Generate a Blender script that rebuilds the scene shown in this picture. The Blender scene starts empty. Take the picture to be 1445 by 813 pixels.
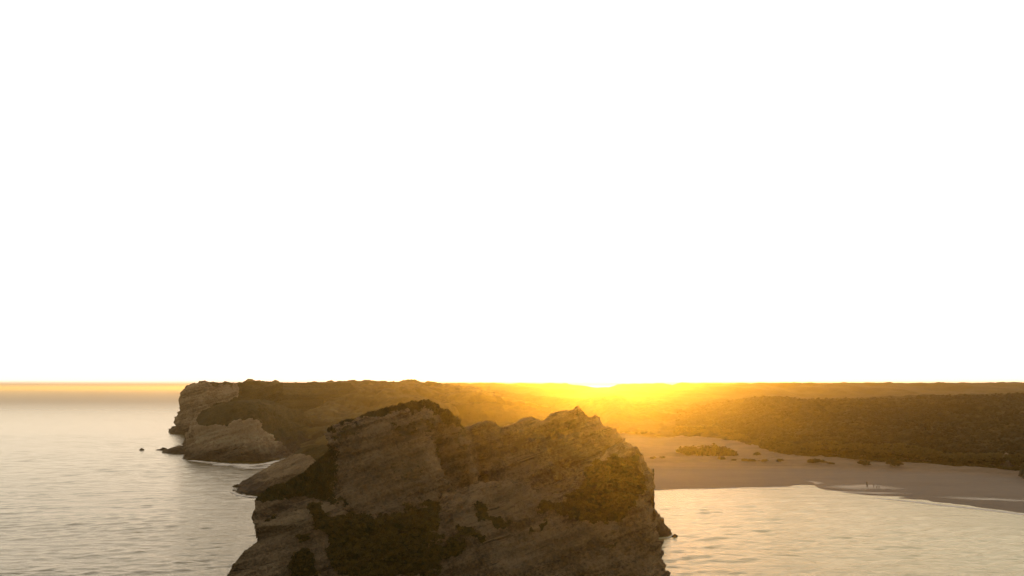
import bpy, math, random
import numpy as np
from mathutils import Vector

random.seed(7)
rng = np.random.default_rng(7)
C = bpy.context.scene.collection
R = math.radians
sc = bpy.context.scene

# ------------------------------------------------------------------ camera, sky, sun, exposure
H = 47.0            # camera height above the sea, metres
F = 1250.0          # focal length in photo pixels (photo 1445 wide)
CX, HZ = 722.5, 547.6
cam = bpy.data.cameras.new('camera')
cam.lens = 36.0 * F / 1445.0
cam.shift_y = (HZ - 406.5) / 1445.0
cam.clip_start, cam.clip_end = 1.0, 90000.0
co = bpy.data.objects.new('camera', cam); C.objects.link(co)
co.location = (0, 0, H); co.rotation_euler = (R(90), 0, 0)
sc.camera = co

SUN_AZ, SUN_EL = 6.4, 1.5        # degrees right of the view axis, above the horizon
world = bpy.data.worlds.new('World'); sc.world = world
world.use_nodes = True
wt = world.node_tree; wt.nodes.clear()
wout = wt.nodes.new('ShaderNodeOutputWorld')
sky = wt.nodes.new('ShaderNodeTexSky'); sky.sky_type = 'NISHITA'; sky.sun_disc = False
sky.sun_elevation = R(SUN_EL); sky.sun_rotation = R(SUN_AZ)
sky.air_density = 1.0; sky.dust_density = 3.0; sky.ozone_density = 1.0
bg1 = wt.nodes.new('ShaderNodeBackground'); bg1.inputs[1].default_value = 0.12
wt.links.new(sky.outputs[0], bg1.inputs[0])
# thin bright evening cloud veil that fills the sky, warm and low to the horizon
tc = wt.nodes.new('ShaderNodeTexCoord')
sep = wt.nodes.new('ShaderNodeSeparateXYZ'); wt.links.new(tc.outputs['Generated'], sep.inputs[0])
ramp = wt.nodes.new('ShaderNodeValToRGB')
mr = wt.nodes.new('ShaderNodeMapRange'); mr.inputs[1].default_value = 0.0; mr.inputs[2].default_value = 1.0
wt.links.new(sep.outputs[2], mr.inputs[0]); wt.links.new(mr.outputs[0], ramp.inputs[0])
VEIL = [(0.0, (0.50, 0.37, 0.27)), (0.0062, (0.58, 0.44, 0.32)), (0.0076, (1.52, 1.34, 1.16)), (0.10, (1.52, 1.33, 1.02)),
        (0.41, (1.40, 1.22, .98)), (0.50, (0.66, 0.53, 0.38)), (1.0, (0.36, 0.30, 0.23))]
while len(ramp.color_ramp.elements) < len(VEIL): ramp.color_ramp.elements.new(0.5)
for e, (p, c) in zip(ramp.color_ramp.elements, VEIL):
    e.position = p; e.color = (c[0] * .5, c[1] * .5, c[2] * .5, 1)
front = wt.nodes.new('ShaderNodeMapRange'); front.interpolation_type = 'SMOOTHSTEP'   # the half away from the sun is dimmer
front.inputs[1].default_value = -0.5; front.inputs[2].default_value = 0.55
front.inputs[3].default_value = 0.42; front.inputs[4].default_value = 2.0
wt.links.new(sep.outputs[1], front.inputs[0])
bg2 = wt.nodes.new('ShaderNodeBackground')
wt.links.new(ramp.outputs[0], bg2.inputs[0]); wt.links.new(front.outputs[0], bg2.inputs[1])
add = wt.nodes.new('ShaderNodeAddShader')
wt.links.new(bg1.outputs[0], add.inputs[0]); wt.links.new(bg2.outputs[0], add.inputs[1])
wt.links.new(add.outputs[0], wout.inputs[0])

sl = bpy.data.lights.new('sun', 'SUN'); sl.energy = 5.0; sl.angle = R(0.5); sl.color = (1.0, 0.50, 0.06)
so = bpy.data.objects.new('sun', sl); C.objects.link(so)
sd = Vector((math.sin(R(SUN_AZ)) * math.cos(R(SUN_EL)), math.cos(R(SUN_AZ)) * math.cos(R(SUN_EL)), math.sin(R(SUN_EL))))
so.rotation_euler = (-sd).to_track_quat('-Z', 'Y').to_euler(); so.location = (60, 300, 200)

sc.view_settings.view_transform = 'Standard'; sc.view_settings.look = 'None'
sc.view_settings.exposure = 0.0; sc.view_settings.gamma = 1.0
sc.view_settings.use_curve_mapping = False
sc.render.engine = 'CYCLES'
sc.cycles.use_denoising = True; sc.cycles.use_adaptive_sampling = False
sc.cycles.max_bounces = 6; sc.cycles.volume_bounces = 1; sc.cycles.diffuse_bounces = 2
sc.cycles.glossy_bounces = 2; sc.cycles.sample_clamp_indirect = 4

# ------------------------------------------------------------------ numeric helpers
PERM = np.tile(rng.permutation(256), 3)
GR = rng.normal(size=(256, 3)); GR /= np.linalg.norm(GR, axis=1)[:, None]
def perlin(p):
    p = np.asarray(p, float); sh = p.shape[:-1]; p = p.reshape(-1, 3)
    i = np.floor(p).astype(int); f = p - i; i &= 255
    u = f * f * f * (f * (f * 6 - 15) + 10)
    out = np.zeros(len(p))
    for dx in (0, 1):
        wx = u[:, 0] if dx else 1 - u[:, 0]
        for dy in (0, 1):
            wy = u[:, 1] if dy else 1 - u[:, 1]
            for dz in (0, 1):
                wz = u[:, 2] if dz else 1 - u[:, 2]
                h = PERM[PERM[PERM[(i[:, 0] + dx) & 255] + ((i[:, 1] + dy) & 255)] + ((i[:, 2] + dz) & 255)]
                out += wx * wy * wz * np.einsum('ij,ij->i', GR[h], f - np.array((dx, dy, dz)))
    return (out * 1.6).reshape(sh)
def fbm(p, o=4, g=0.5):
    a, s, t = 1.0, 1.0, 0.0
    for k in range(o):
        t = t + a * perlin(np.asarray(p) * s + 17.3 * k); a *= g; s *= 2.03
    return t
def cell(p):                       # 1 at a cell's centre, 0 at its edge: rounded tree crowns
    p = np.asarray(p, float); q = p.reshape(-1, 2); i = np.floor(q).astype(int)
    best = np.full(len(q), 9.0); tone = np.zeros(len(q))
    for dx in (-1, 0, 1):
        for dy in (-1, 0, 1):
            cx, cy = i[:, 0] + dx, i[:, 1] + dy
            h = PERM[PERM[cx & 255] + (cy & 255)]; h2 = PERM[h + 91]
            d = np.hypot(cx + .15 + .7 * h / 255 - q[:, 0], cy + .15 + .7 * h2 / 255 - q[:, 1])
            m = d < best; best[m] = d[m]; tone[m] = PERM[h2 + 37][m] / 255
    return (1 - np.clip(best, 0, 1)).reshape(p.shape[:-1]), tone.reshape(p.shape[:-1])
def pchip(x, y, xi):               # monotone cubic along axis 0
    x = np.asarray(x, float); y = np.asarray(y, float)
    h = np.diff(x); shp = (-1,) + (1,) * (y.ndim - 1)
    d = np.diff(y, axis=0) / h.reshape(shp)
    m = np.zeros_like(y)
    if len(x) > 2:
        a, b = d[:-1], d[1:]
        w1, w2 = (2 * h[1:] + h[:-1]).reshape(shp), (h[1:] + 2 * h[:-1]).reshape(shp)
        ok = a * b > 0
        with np.errstate(all='ignore'):
            mm = (w1 + w2) / (w1 / a + w2 / b)
        m[1:-1] = np.where(ok, mm, 0)
    m[0], m[-1] = d[0], d[-1]
    xi = np.clip(xi, x[0], x[-1]); k = np.clip(np.searchsorted(x, xi, side='right') - 1, 0, len(x) - 2)
    t = ((xi - x[k]) / h[k]).reshape(shp); hk = h[k].reshape(shp)
    return ((2*t**3 - 3*t**2 + 1) * y[k] + (t**3 - 2*t**2 + t) * hk * m[k] + (-2*t**3 + 3*t**2) * y[k+1] + (t**3 - t**2) * hk * m[k+1])
def W(px, row, Y):                 # a photo pixel at a distance -> the world
    px, row, Y = np.broadcast_arrays(np.asarray(px, float), np.asarray(row, float), np.asarray(Y, float))
    return np.stack(((px - CX) / F * Y, Y, H - (row - HZ) / F * Y), -1)
def G(row, z=0.0):                 # distance at which a row meets height z
    return (H - z) * F / (np.asarray(row, float) - HZ)
def to_px(p):
    p = np.asarray(p, float); return CX + p[..., 0] / p[..., 1] * F, HZ + (H - p[..., 2]) / p[..., 1] * F
def inside(px, row, poly):
    c = np.zeros(px.shape, bool); n = len(poly)
    for i in range(n):
        (x1, y1), (x2, y2) = poly[i], poly[(i + 1) % n]
        if y1 == y2: continue
        c ^= ((y1 > row) != (y2 > row)) & (px < (x2 - x1) * (row - y1) / (y2 - y1) + x1)
    return c

# ------------------------------------------------------------------ mesh helpers
def mesh_obj(name, V, faces, mat, parent=None, attrs=None, smooth=True):
    V = np.asarray(V, float).reshape(-1, 3)
    if parent is None: o0 = np.array((V[:, 0].mean(), V[:, 1].mean(), V[:, 2].min()))
    else: o0 = np.array(parent.location)
    me = bpy.data.meshes.new(name)
    faces = np.asarray(faces); n = faces.shape[1]
    me.vertices.add(len(V)); me.vertices.foreach_set('co', (V - o0).ravel())
    me.loops.add(faces.size); me.loops.foreach_set('vertex_index', faces.ravel())
    me.polygons.add(len(faces)); me.polygons.foreach_set('loop_start', np.arange(0, faces.size, n))
    me.update(calc_edges=True); me.validate()
    me.polygons.foreach_set('use_smooth', np.full(len(me.polygons), smooth))
    for k, a in (attrs or {}).items():
        at = me.attributes.new(k, 'FLOAT', 'POINT'); at.data.foreach_set('value', np.asarray(a, float).ravel())
    me.materials.append(mat)
    o = bpy.data.objects.new(name, me); C.objects.link(o)
    if parent is None: o.location = o0
    else: o.parent = parent
    return o
def tag(o, label=None, cat=None, group=None, kind=None):
    for k, v in (('label', label), ('category', cat), ('group', group), ('kind', kind)):
        if v: o[k] = v
    return o
def thing(name, loc, label, cat, group=None):
    o = bpy.data.objects.new(name, None); C.objects.link(o); o.location = loc
    o.empty_display_size = 2
    return tag(o, label, cat, group)
def grid_faces(nu, nv):
    i = np.arange(nu * nv).reshape(nu, nv)
    return np.stack((i[:-1, :-1], i[1:, :-1], i[1:, 1:], i[:-1, 1:]), -1).reshape(-1, 4)
def normals(P):
    du = np.gradient(P, axis=0); dv = np.gradient(P, axis=1)
    n = np.cross(du, dv); return n / (np.linalg.norm(n, axis=-1, keepdims=True) + 1e-9)

def loft(cols, nu, nv, ridge=None, T=40.0, cap=(2, 2), nb=None, back=True):
    """Rock or hill solid: columns of (photo x, photo row, distance) from foot to ridge, closed by a back slope.
    Returns world points (nu+2, nv+nb, 3), design px, design row, front weight."""
    A = np.array(cols, float)
    u = np.concatenate(((0,), np.cumsum(np.maximum(np.abs(np.diff(A[:, :, 0].mean(1))), 1))))
    ui = np.linspace(0, u[-1], nu)
    B = pchip(u, A, ui)
    if ridge is not None:
        r = np.array(ridge, float); new = np.interp(B[:, -1, 0], r[:, 0], r[:, 1]); d = new - B[:, -1, 1]
        B[:, -1, 1] = new; B[:, -2, 1] += d * .6
    Wd = W(B[..., 0], B[..., 1], B[..., 2])
    seg = np.linalg.norm(np.diff(Wd, axis=1), axis=-1).mean(0)
    v = np.concatenate(((0,), np.cumsum(np.maximum(seg, .3))))
    Fp = np.moveaxis(pchip(v, np.moveaxis(Wd, 1, 0), np.linspace(0, v[-1], nv)), 0, 1)
    if back:
        nb = nb or max(8, nv // 4)
        rd = Wd[:, -1]; h = rd[:, 2] + 3
        Tn = np.interp(ui, np.linspace(0, u[-1], len(np.atleast_1d(T))), np.atleast_1d(T)) if np.ndim(T) else np.full(nu, T)
        bk = np.stack([rd, rd + np.stack((0 * h, .3 * Tn, -.14 * h), -1), rd + np.stack((0 * h, .75 * Tn, -.6 * h), -1), rd + np.stack((0 * h, Tn, -h), -1)], 0)
        Bp = np.moveaxis(pchip([0, .3, .75, 1], bk, np.linspace(0, 1, nb + 1)[1:]), 0, 1)
        P = np.concatenate((Fp, Bp), 1)
        def capcol(c, s, w):
            q = c.copy(); q[:, 1] = rd[0 if s < 0 else -1, 1] + 0.25 * (Tn[0]); q[:, 0] += s * w
            return q
        P = np.concatenate((capcol(P[0], -1, cap[0])[None], P, capcol(P[-1], 1, cap[1])[None]), 0)
    else: P = Fp
    px, row = to_px(P)
    fw = np.zeros(P.shape[:2]); fw[:, :nv] = 1
    edge = np.ones(P.shape[:2])
    edge[:, nv - max(3, nv // 12):nv + 2] = .45
    if back: edge[:2] = .3; edge[-2:] = .3
    return P, px, row, fw, edge

DIP = math.tan(R(17))
def rockify(P, edge, big=1.2, mid=.5, fine=.22, led=.5, scale=1.0, dip=DIP):
    """Rock relief: broad lumps, broken blocks and bedding ledges tilted along the dip."""
    n = normals(P); p = P / scale
    s = p[..., 2] - dip * p[..., 0] + .12 * p[..., 1] + 1.1 * fbm(p / 22, 3)
    lay = np.stack((p[..., 0] * .03, p[..., 1] * .03, s * .5), -1)
    L = fbm(lay, 4, .6); L = np.tanh(2.2 * L)
    rid = 1 - 2 * np.abs(perlin(p / 7.0 + 3.1)); rid2 = 1 - 2 * np.abs(perlin(p / 2.6 + 9.7))
    def step(sp, off):
        q = s / sp + .55 * perlin(p / 9 + off) + .12 * perlin(p / 2.2 + off); f = q - np.floor(q)
        return (f ** 2.2) * (1 - np.clip((f - .9) / .1, 0, 1)) * np.clip(.55 + .9 * perlin(p / 11 + off + 5), .1, 1.2)
    pj = p * np.array((.16, .16, .035)) + .25 * fbm(p / 6, 2)[..., None]
    crack = np.exp(-(perlin(pj + 31) / .05) ** 2) * np.clip(.3 + perlin(p / 15 + 3), 0, 1) + .6 * np.exp(-(perlin(pj * 2.6 + 77) / .05) ** 2) * np.clip(.1 + perlin(p / 9 + 13), 0, 1)
    d = big * fbm(p / 13, 3) + .55 * big * (np.abs(perlin(p * np.array((1, 1, .45)) / 6.5 + 41)) * 2 - .6) + mid * rid + .7 * mid * rid2 + fine * fbm(p / 1.1, 4, .65) + .5 * led * L + 2.1 * led * step(5.2, 0.) + .9 * led * step(1.9, 40.) - 2.2 * mid * crack
    return P + n * (d * edge)[..., None] * scale

# ------------------------------------------------------------------ materials
def new_mat(name):
    m = bpy.data.materials.new(name); m.use_nodes = True; t = m.node_tree
    b = t.nodes['Principled BSDF']; b.inputs['Specular IOR Level'].default_value = 0.2
    return m, t, b
def nd(t, kind, **kw):
    n = t.nodes.new(kind)
    for k, v in kw.items(): setattr(n, k, v)
    return n
def noise(t, vec, scale, detail=5, rough=.55):
    n = nd(t, 'ShaderNodeTexNoise'); n.inputs['Scale'].default_value = scale
    n.inputs['Detail'].default_value = detail; n.inputs['Roughness'].default_value = rough
    t.links.new(vec, n.inputs['Vector']); return n.outputs['Fac']
def mapping(t, scale=(1, 1, 1), rot=(0, 0, 0)):
    g = nd(t, 'ShaderNodeNewGeometry'); r = nd(t, 'ShaderNodeMapping'); m = nd(t, 'ShaderNodeMapping')
    r.inputs['Rotation'].default_value = rot; m.inputs['Scale'].default_value = scale
    t.links.new(g.outputs['Position'], r.inputs['Vector']); t.links.new(r.outputs[0], m.inputs['Vector']); return m.outputs[0]
def rampc(t, fac, stops):
    r = nd(t, 'ShaderNodeValToRGB'); e = r.color_ramp.elements
    while len(e) < len(stops): e.new(.5)
    for x, (p, c) in zip(e, stops): x.position = p; x.color = (*c, 1)
    t.links.new(fac, r.inputs[0]); return r.outputs[0]
def mix(t, fac, a, b, mode='MIX'):
    m = nd(t, 'ShaderNodeMix', data_type='RGBA', blend_type=mode)
    for s, v in ((m.inputs[0], fac), (m.inputs[6], a), (m.inputs[7], b)):
        if isinstance(v, (int, float)): s.default_value = v
        elif isinstance(v, tuple): s.default_value = (*v, 1)
        else: t.links.new(v, s)
    return m.outputs[2]
def math_(t, op, a, b=0.0):
    m = nd(t, 'ShaderNodeMath', operation=op)
    for s, v in ((m.inputs[0], a), (m.inputs[1], b)):
        if isinstance(v, (int, float)): s.default_value = v
        else: t.links.new(v, s)
    return m.outputs[0]
def bump(t, b, h, dist, strength=1.0):
    n = nd(t, 'ShaderNodeBump'); n.inputs['Distance'].default_value = dist; n.inputs['Strength'].default_value = strength
    t.links.new(h, n.inputs['Height']); t.links.new(n.outputs[0], b.inputs['Normal'])
def attr(t, name):
    a = nd(t, 'ShaderNodeAttribute'); a.attribute_name = name; return a.outputs['Fac']

def rock_mat(name, sc_=1.0, tones=((.056, .040, .021), (.142, .103, .058), (.29, .22, .135)), vegc=((.030, .032, .010), (.075, .068, .020)), tide=True):
    m, t, b = new_mat(name)
    strata = noise(t, mapping(t, (.03 / sc_, .03 / sc_, .65 / sc_), (0, R(17), 0)), 1.0, 6, .6)
    blot = noise(t, mapping(t), .12 / sc_, 6, .6)
    grain = noise(t, mapping(t), 1.6 / sc_, 6, .65)
    f = math_(t, 'ADD', math_(t, 'MULTIPLY', strata, .34), math_(t, 'ADD', math_(t, 'MULTIPLY', blot, .40), math_(t, 'MULTIPLY', grain, .36)))
    col = rampc(t, f, [(.43, tones[0]), (.52, tones[1]), (.61, tones[2])])
    def parting(sc3, width):          # bedding planes: thin weathered seams
        n = noise(t, mapping(t, tuple(c / sc_ for c in sc3), (0, R(17), 0)), 1.0, 3, .5)
        d = nd(t, 'ShaderNodeMapRange', interpolation_type='SMOOTHSTEP'); d.inputs[1].default_value = 0; d.inputs[2].default_value = width
        d.inputs[3].default_value = 1; d.inputs[4].default_value = 0
        t.links.new(math_(t, 'ABSOLUTE', math_(t, 'SUBTRACT', n, .5)), d.inputs[0]); return d.outputs[0]
    seam = math_(t, 'MAXIMUM', parting((.02, .02, .30), .012), math_(t, 'MULTIPLY', parting((.06, .06, .55), .012), .5))
    gate = nd(t, 'ShaderNodeMapRange'); gate.inputs[1].default_value = .42; gate.inputs[2].default_value = .58
    t.links.new(blot, gate.inputs[0]); seam = math_(t, 'MULTIPLY', seam, gate.outputs[0])
    edge = math_(t, 'MULTIPLY', parting((.025, .025, .22), .010), gate.outputs[0])      # pale weathered ledge lips
    col = mix(t, math_(t, 'MULTIPLY', edge, .6), col, tuple(min(.5, c * 1.25) for c in tones[2]))
    col = mix(t, math_(t, 'MULTIPLY', seam, .8), col, (.040, .029, .018))
    pale = attr(t, 'pale')
    col = mix(t, math_(t, 'MULTIPLY', pale, .75), col, rampc(t, f, [(.36, tones[1]), (.55, tones[2]), (.7, tuple(min(.5, c * 1.5) for c in tones[2]))]))
    vc = rampc(t, math_(t, 'ADD', math_(t, 'MULTIPLY', grain, .6), math_(t, 'MULTIPLY', blot, .4)), [(.4, vegc[0]), (.62, vegc[1])])
    vg = nd(t, 'ShaderNodeMapRange', interpolation_type='SMOOTHSTEP'); vg.inputs[1].default_value = .35; vg.inputs[2].default_value = .65
    t.links.new(math_(t, 'ADD', attr(t, 'veg'), math_(t, 'MULTIPLY', math_(t, 'SUBTRACT', grain, .5), .9)), vg.inputs[0])
    col = mix(t, vg.outputs[0], col, vc)
    if tide:      # black lichen and weed band above the water
        g = nd(t, 'ShaderNodeNewGeometry'); s = nd(t, 'ShaderNodeSeparateXYZ'); t.links.new(g.outputs['Position'], s.inputs[0])
        tm = nd(t, 'ShaderNodeMapRange', interpolation_type='SMOOTHSTEP'); tm.inputs[1].default_value = 1.5 * sc_; tm.inputs[2].default_value = 6.5 * sc_
        tm.inputs[3].default_value = 1; tm.inputs[4].default_value = 0
        t.links.new(math_(t, 'ADD', s.outputs[2], math_(t, 'MULTIPLY', math_(t, 'SUBTRACT', blot, .5), 9 * sc_)), tm.inputs[0])
        col = mix(t, math_(t, 'MULTIPLY', tm.outputs[0], .8), col, (.035, .027, .020))
    t.links.new(col, b.inputs['Base Color']); b.inputs['Roughness'].default_value = .9
    bump(t, b, math_(t, 'SUBTRACT', math_(t, 'ADD', math_(t, 'MULTIPLY', grain, .8), math_(t, 'MULTIPLY', strata, 1.3)), math_(t, 'MULTIPLY', seam, .7)), .9 * sc_, 1.0)
    return m
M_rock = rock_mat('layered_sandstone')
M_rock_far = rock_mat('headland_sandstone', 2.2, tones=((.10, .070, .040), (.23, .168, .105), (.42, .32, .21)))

def leaf_mat(name, c0, c1):
    m, t, b = new_mat(name)
    col = rampc(t, attr(t, 'tone'), [(0, c0), (1, c1)])
    t.links.new(col, b.inputs['Base Color']); b.inputs['Roughness'].default_value = .75
    return m
M_scrub = leaf_mat('scrub_leaves', (.040, .034, .009), (.145, .110, .026))
M_dune = leaf_mat('dune_scrub_leaves', (.026, .024, .006), (.085, .070, .018))
M_wood = leaf_mat('bush_leaves', (.018, .0145, .003), (.040, .031, .006))
M_belt = leaf_mat('belt_scrub_leaves', (.040, .034, .008), (.12, .098, .025))
M_grass = leaf_mat('grass_blades', (.035, .036, .010), (.10, .092, .026))

def forest_mat(name, c=((.022, .020, .007), (.060, .050, .014), (.11, .090, .026)), sc_=1.0):
    m, t, b = new_mat(name)
    n1 = noise(t, mapping(t), .012 / sc_, 5, .6); n2 = noise(t, mapping(t), .22 / sc_, 5, .7)
    f = math_(t, 'ADD', math_(t, 'MULTIPLY', n1, .5), math_(t, 'ADD', math_(t, 'MULTIPLY', n2, .25), math_(t, 'MULTIPLY', attr(t, 'tone'), .28)))
    col = rampc(t, f, [(.35, c[0]), (.52, c[1]), (.72, c[2])])
    col = mix(t, attr(t, 'veg'), (.36, .27, .18), col)
    t.links.new(col, b.inputs['Base Color']); b.inputs['Roughness'].default_value = .95
    bump(t, b, n2, 2.5, 1.0)
    return m
M_forest = forest_mat('bush_canopy', ((.015, .012, .003), (.034, .027, .006), (.062, .048, .012)))
M_hill = forest_mat('grazed_hill', ((.04, .034, .011), (.085, .068, .02), (.14, .11, .034)))

def sand_mat():
    m, t, b = new_mat('beach_sand')
    n1 = noise(t, mapping(t, (.35, 1, 1)), .03, 6, .6); n2 = noise(t, mapping(t, (.5, 1.2, 1)), .5, 6, .7)
    f = math_(t, 'ADD', math_(t, 'MULTIPLY', n1, .6), math_(t, 'MULTIPLY', n2, .4))
    dry = rampc(t, f, [(.38, (.16, .118, .08)), (.5, (.21, .158, .112)), (.64, (.26, .20, .145))])
    wet = rampc(t, f, [(.38, (.10, .074, .056)), (.62, (.14, .106, .082))])
    w = attr(t, 'wet')
    col = mix(t, w, dry, wet)
    wr = noise(t, mapping(t, (.012, .16, 1), (0, 0, R(4))), 1.0, 6, .62)      # tide lines of weed and ripples along the shore
    wk = nd(t, 'ShaderNodeMapRange', interpolation_type='SMOOTHSTEP'); wk.inputs[1].default_value = .58; wk.inputs[2].default_value = .70
    t.links.new(wr, wk.inputs[0]); col = mix(t, math_(t, 'MULTIPLY', wk.outputs[0], .45), col, (.075, .055, .036))
    sp = noise(t, mapping(t, (.5, .8, 1)), .35, 8, .8); sk = nd(t, 'ShaderNodeMapRange'); sk.inputs[1].default_value = .63; sk.inputs[2].default_value = .70
    t.links.new(sp, sk.inputs[0]); col = mix(t, math_(t, 'MULTIPLY', math_(t, 'MULTIPLY', sk.outputs[0], math_(t, 'SUBTRACT', 1.0, w)), .7), col, (.06, .048, .024))
    t.links.new(col, b.inputs['Base Color'])
    rr = nd(t, 'ShaderNodeMapRange'); rr.inputs[3].default_value = .95; rr.inputs[4].default_value = .7
    t.links.new(w, rr.inputs[0]); t.links.new(rr.outputs[0], b.inputs['Roughness'])
    bump(t, b, f, .8, .6)
    return m
M_sand = sand_mat()

def water_mat(name, rough=.14, amp=.45, base=(.085, .066, .008), shallow=None):
    m, t, b = new_mat(name)
    a = noise(t, mapping(t, (.05, .13, .1), (0, 0, R(8))), 1.0, 6, .62)
    c = noise(t, mapping(t, (.26, .62, .4), (0, 0, R(-9))), 1.0, 5, .65)
    patch = noise(t, mapping(t, (.0035, .014, .01), (0, 0, R(5))), 1.0, 3, .5)
    h = math_(t, 'ADD', math_(t, 'MULTIPLY', a, 1.6 * amp), math_(t, 'MULTIPLY', math_(t, 'MULTIPLY', c, .40 * amp), math_(t, 'ADD', patch, .35)))
    b.inputs['Base Color'].default_value = (*base, 1); b.inputs['Roughness'].default_value = rough
    if shallow:      # bay shallow over pale sand, its colour also lifted to paint in sun-side reflection
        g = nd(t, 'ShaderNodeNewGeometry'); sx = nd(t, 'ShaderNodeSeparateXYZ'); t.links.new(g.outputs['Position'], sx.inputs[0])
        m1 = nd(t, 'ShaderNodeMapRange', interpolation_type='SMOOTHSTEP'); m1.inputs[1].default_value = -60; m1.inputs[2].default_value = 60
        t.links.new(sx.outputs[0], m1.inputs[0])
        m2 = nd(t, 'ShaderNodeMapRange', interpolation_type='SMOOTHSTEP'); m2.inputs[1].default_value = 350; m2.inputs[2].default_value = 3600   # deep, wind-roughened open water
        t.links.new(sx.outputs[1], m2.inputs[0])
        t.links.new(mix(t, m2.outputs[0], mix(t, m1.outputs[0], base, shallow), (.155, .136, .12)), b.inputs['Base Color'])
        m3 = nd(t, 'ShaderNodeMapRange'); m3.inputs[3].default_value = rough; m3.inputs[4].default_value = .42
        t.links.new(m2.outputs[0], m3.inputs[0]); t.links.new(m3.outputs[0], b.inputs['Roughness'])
    b.inputs['IOR'].default_value = 1.33; b.inputs['Specular IOR Level'].default_value = .42
    bump(t, b, h, 1.0, 1.0)
    return m
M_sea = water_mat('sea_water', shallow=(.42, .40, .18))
M_pool = water_mat('shallow_water', .35, .9, (.16, .125, .09))
_t = M_pool.node_tree; _b = _t.nodes['Principled BSDF']
_t.links.new(math_(_t, 'MULTIPLY', attr(_t, 'dens'), math_(_t, 'ADD', .28, noise(_t, mapping(_t, (.06, .25, 1)), 1.0, 4, .6))), _b.inputs['Alpha'])
def foam_mat():
    m, t, b = new_mat('sea_foam')
    n = noise(t, mapping(t, (.25, .6, 1)), 1.0, 6, .7)
    a = nd(t, 'ShaderNodeMapRange', interpolation_type='SMOOTHSTEP'); a.inputs[1].default_value = .46; a.inputs[2].default_value = .80
    t.links.new(math_(t, 'ADD', n, math_(t, 'MULTIPLY', math_(t, 'SUBTRACT', attr(t, 'dens'), .5), .6)), a.inputs[0])
    b.inputs['Base Color'].default_value = (.75, .72, .68, 1); b.inputs['Roughness'].default_value = .7
    t.links.new(a.outputs[0], b.inputs['Alpha'])
    return m
M_foam = foam_mat()

# ------------------------------------------------------------------ sea, beach
pc = np.concatenate((CX - np.geomspace(60000, 900, 24), np.arange(-160, 1620, 1.6), CX + np.geomspace(910, 60000, 24)))
yc = np.concatenate((np.linspace(-3000, 60, 8), np.linspace(80, 190, 12), 192 * np.exp(np.linspace(0, math.log(900 / 192), 560)), 900 * np.exp(np.linspace(.006, math.log(4000 / 900), 260)), np.geomspace(4200, 30000, 40)))
PX, Y = np.meshgrid(pc, yc, indexing='ij')
X = (PX - CX) / F * np.maximum(Y, 180)
Z = np.zeros(X.shape)
core = (Y > 150) & (Y < 3600) & (PX > -220) & (PX < 1680)
xc, yc_ = X[core], Y[core]; zc = np.zeros(xc.shape)
gust = np.clip(.8 + .5 * fbm(np.stack((xc / 110, yc_ / 60, 0 * xc), -1), 3), .3, 1.5)
sp_ = np.where(yc_ < 900, .00276, .0058) * yc_
for k in range(38):                # wind sea: many wave trains of different length and heading
    lam = 2.6 * (26 / 2.6) ** ((k + rng.uniform(0, 1)) / 38); th = R(100) + rng.normal(0, .5); ph = rng.uniform(0, 6.28)
    a = .0047 * lam * min(1.0, 6 / lam) ** 1.0
    w2 = 2 * math.pi / lam; fade = np.clip((lam / sp_ - 2.5) / 3, 0, 1)
    ph2 = w2 * (math.cos(th) * xc + math.sin(th) * yc_) + ph + 1.5 * perlin(np.stack((xc / 45 + k, yc_ / 45, 0 * xc + k * 1.7), -1))
    zc += a * fade * np.sin(ph2)
shx = np.array([920, 960, 1000, 1060, 1110, 1138, 1150, 1160, 1200, 1240, 1290, 1330, 1380, 1445, 1600, 1900.]); shr = np.array([692, 690.5, 689.3, 687.6, 686.6, 684.8, 686, 690, 695.5, 700, 704.5, 709, 715, 724, 748, 800.])
off = G(np.interp(PX[core], shx, shr)) - yc_       # metres off the beach: the bay flattens towards the sand
calm = np.where(PX[core] > 870, np.clip(off / 70, .04, 1), 1.0)
Z[core] = zc * gust * calm * np.interp(xc, [-60, 60], [.95, .85])
sea = mesh_obj('sea', np.stack((X, Y, Z), -1), grid_faces(*X.shape), M_sea)
tag(sea, 'pale golden sea reaching to the horizon', kind='structure')

SHORE = [(380, 640), (450, 646), (600, 668), (760, 684), (870, 692.5), (920, 692), (960, 690.5), (1000, 689.3), (1060, 687.6), (1110, 686.6), (1138, 684.8),
         (1150, 686), (1160, 690), (1200, 695.5), (1240, 700), (1290, 704.5), (1330, 709), (1380, 715), (1445, 724), (1600, 748), (1900, 800), (2300, 900)]
BERM = [(380, 630), (600, 640), (760, 648), (920, 656), (1040, 658), (1200, 661), (1300, 664), (1445, 671), (1600, 680), (2300, 720)]
VEGE = [(380, 622), (600, 610), (760, 608), (870, 612), (932, 617), (999, 615.6), (1066, 629.6), (1096, 641), (1146, 645.6), (1199, 648), (1290, 655), (1390, 662), (1445, 665), (1600, 672), (2300, 700)]
pxs = np.concatenate((np.linspace(380, 900, 60), np.linspace(903, 1460, 520), np.linspace(1470, 2300, 60)))
def ip(tab): a = np.array(tab, float); return pchip(a[:, 0], a[:, 1], pxs)
s_, b_, v_ = ip(SHORE), ip(BERM), ip(VEGE)
def zv(p): return np.interp(p, [870, 1100, 1290, 1445], [6.0, 4.5, 3.0, 2.2])
zb = .25 * zv(pxs) + .4
ctrl = []
for rows, z in ((s_ + 40, -4.0), (s_ + 8, -.7), (s_, 0.0), (s_ * .6 + b_ * .4, zb * .45), (b_, zb), (b_ * .45 + v_ * .55, zb * .45 + zv(pxs) * .55), (v_, zv(pxs))):
    y = G(rows, z); ctrl.append(W(pxs, rows, y))
vb = ctrl[-1]
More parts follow.
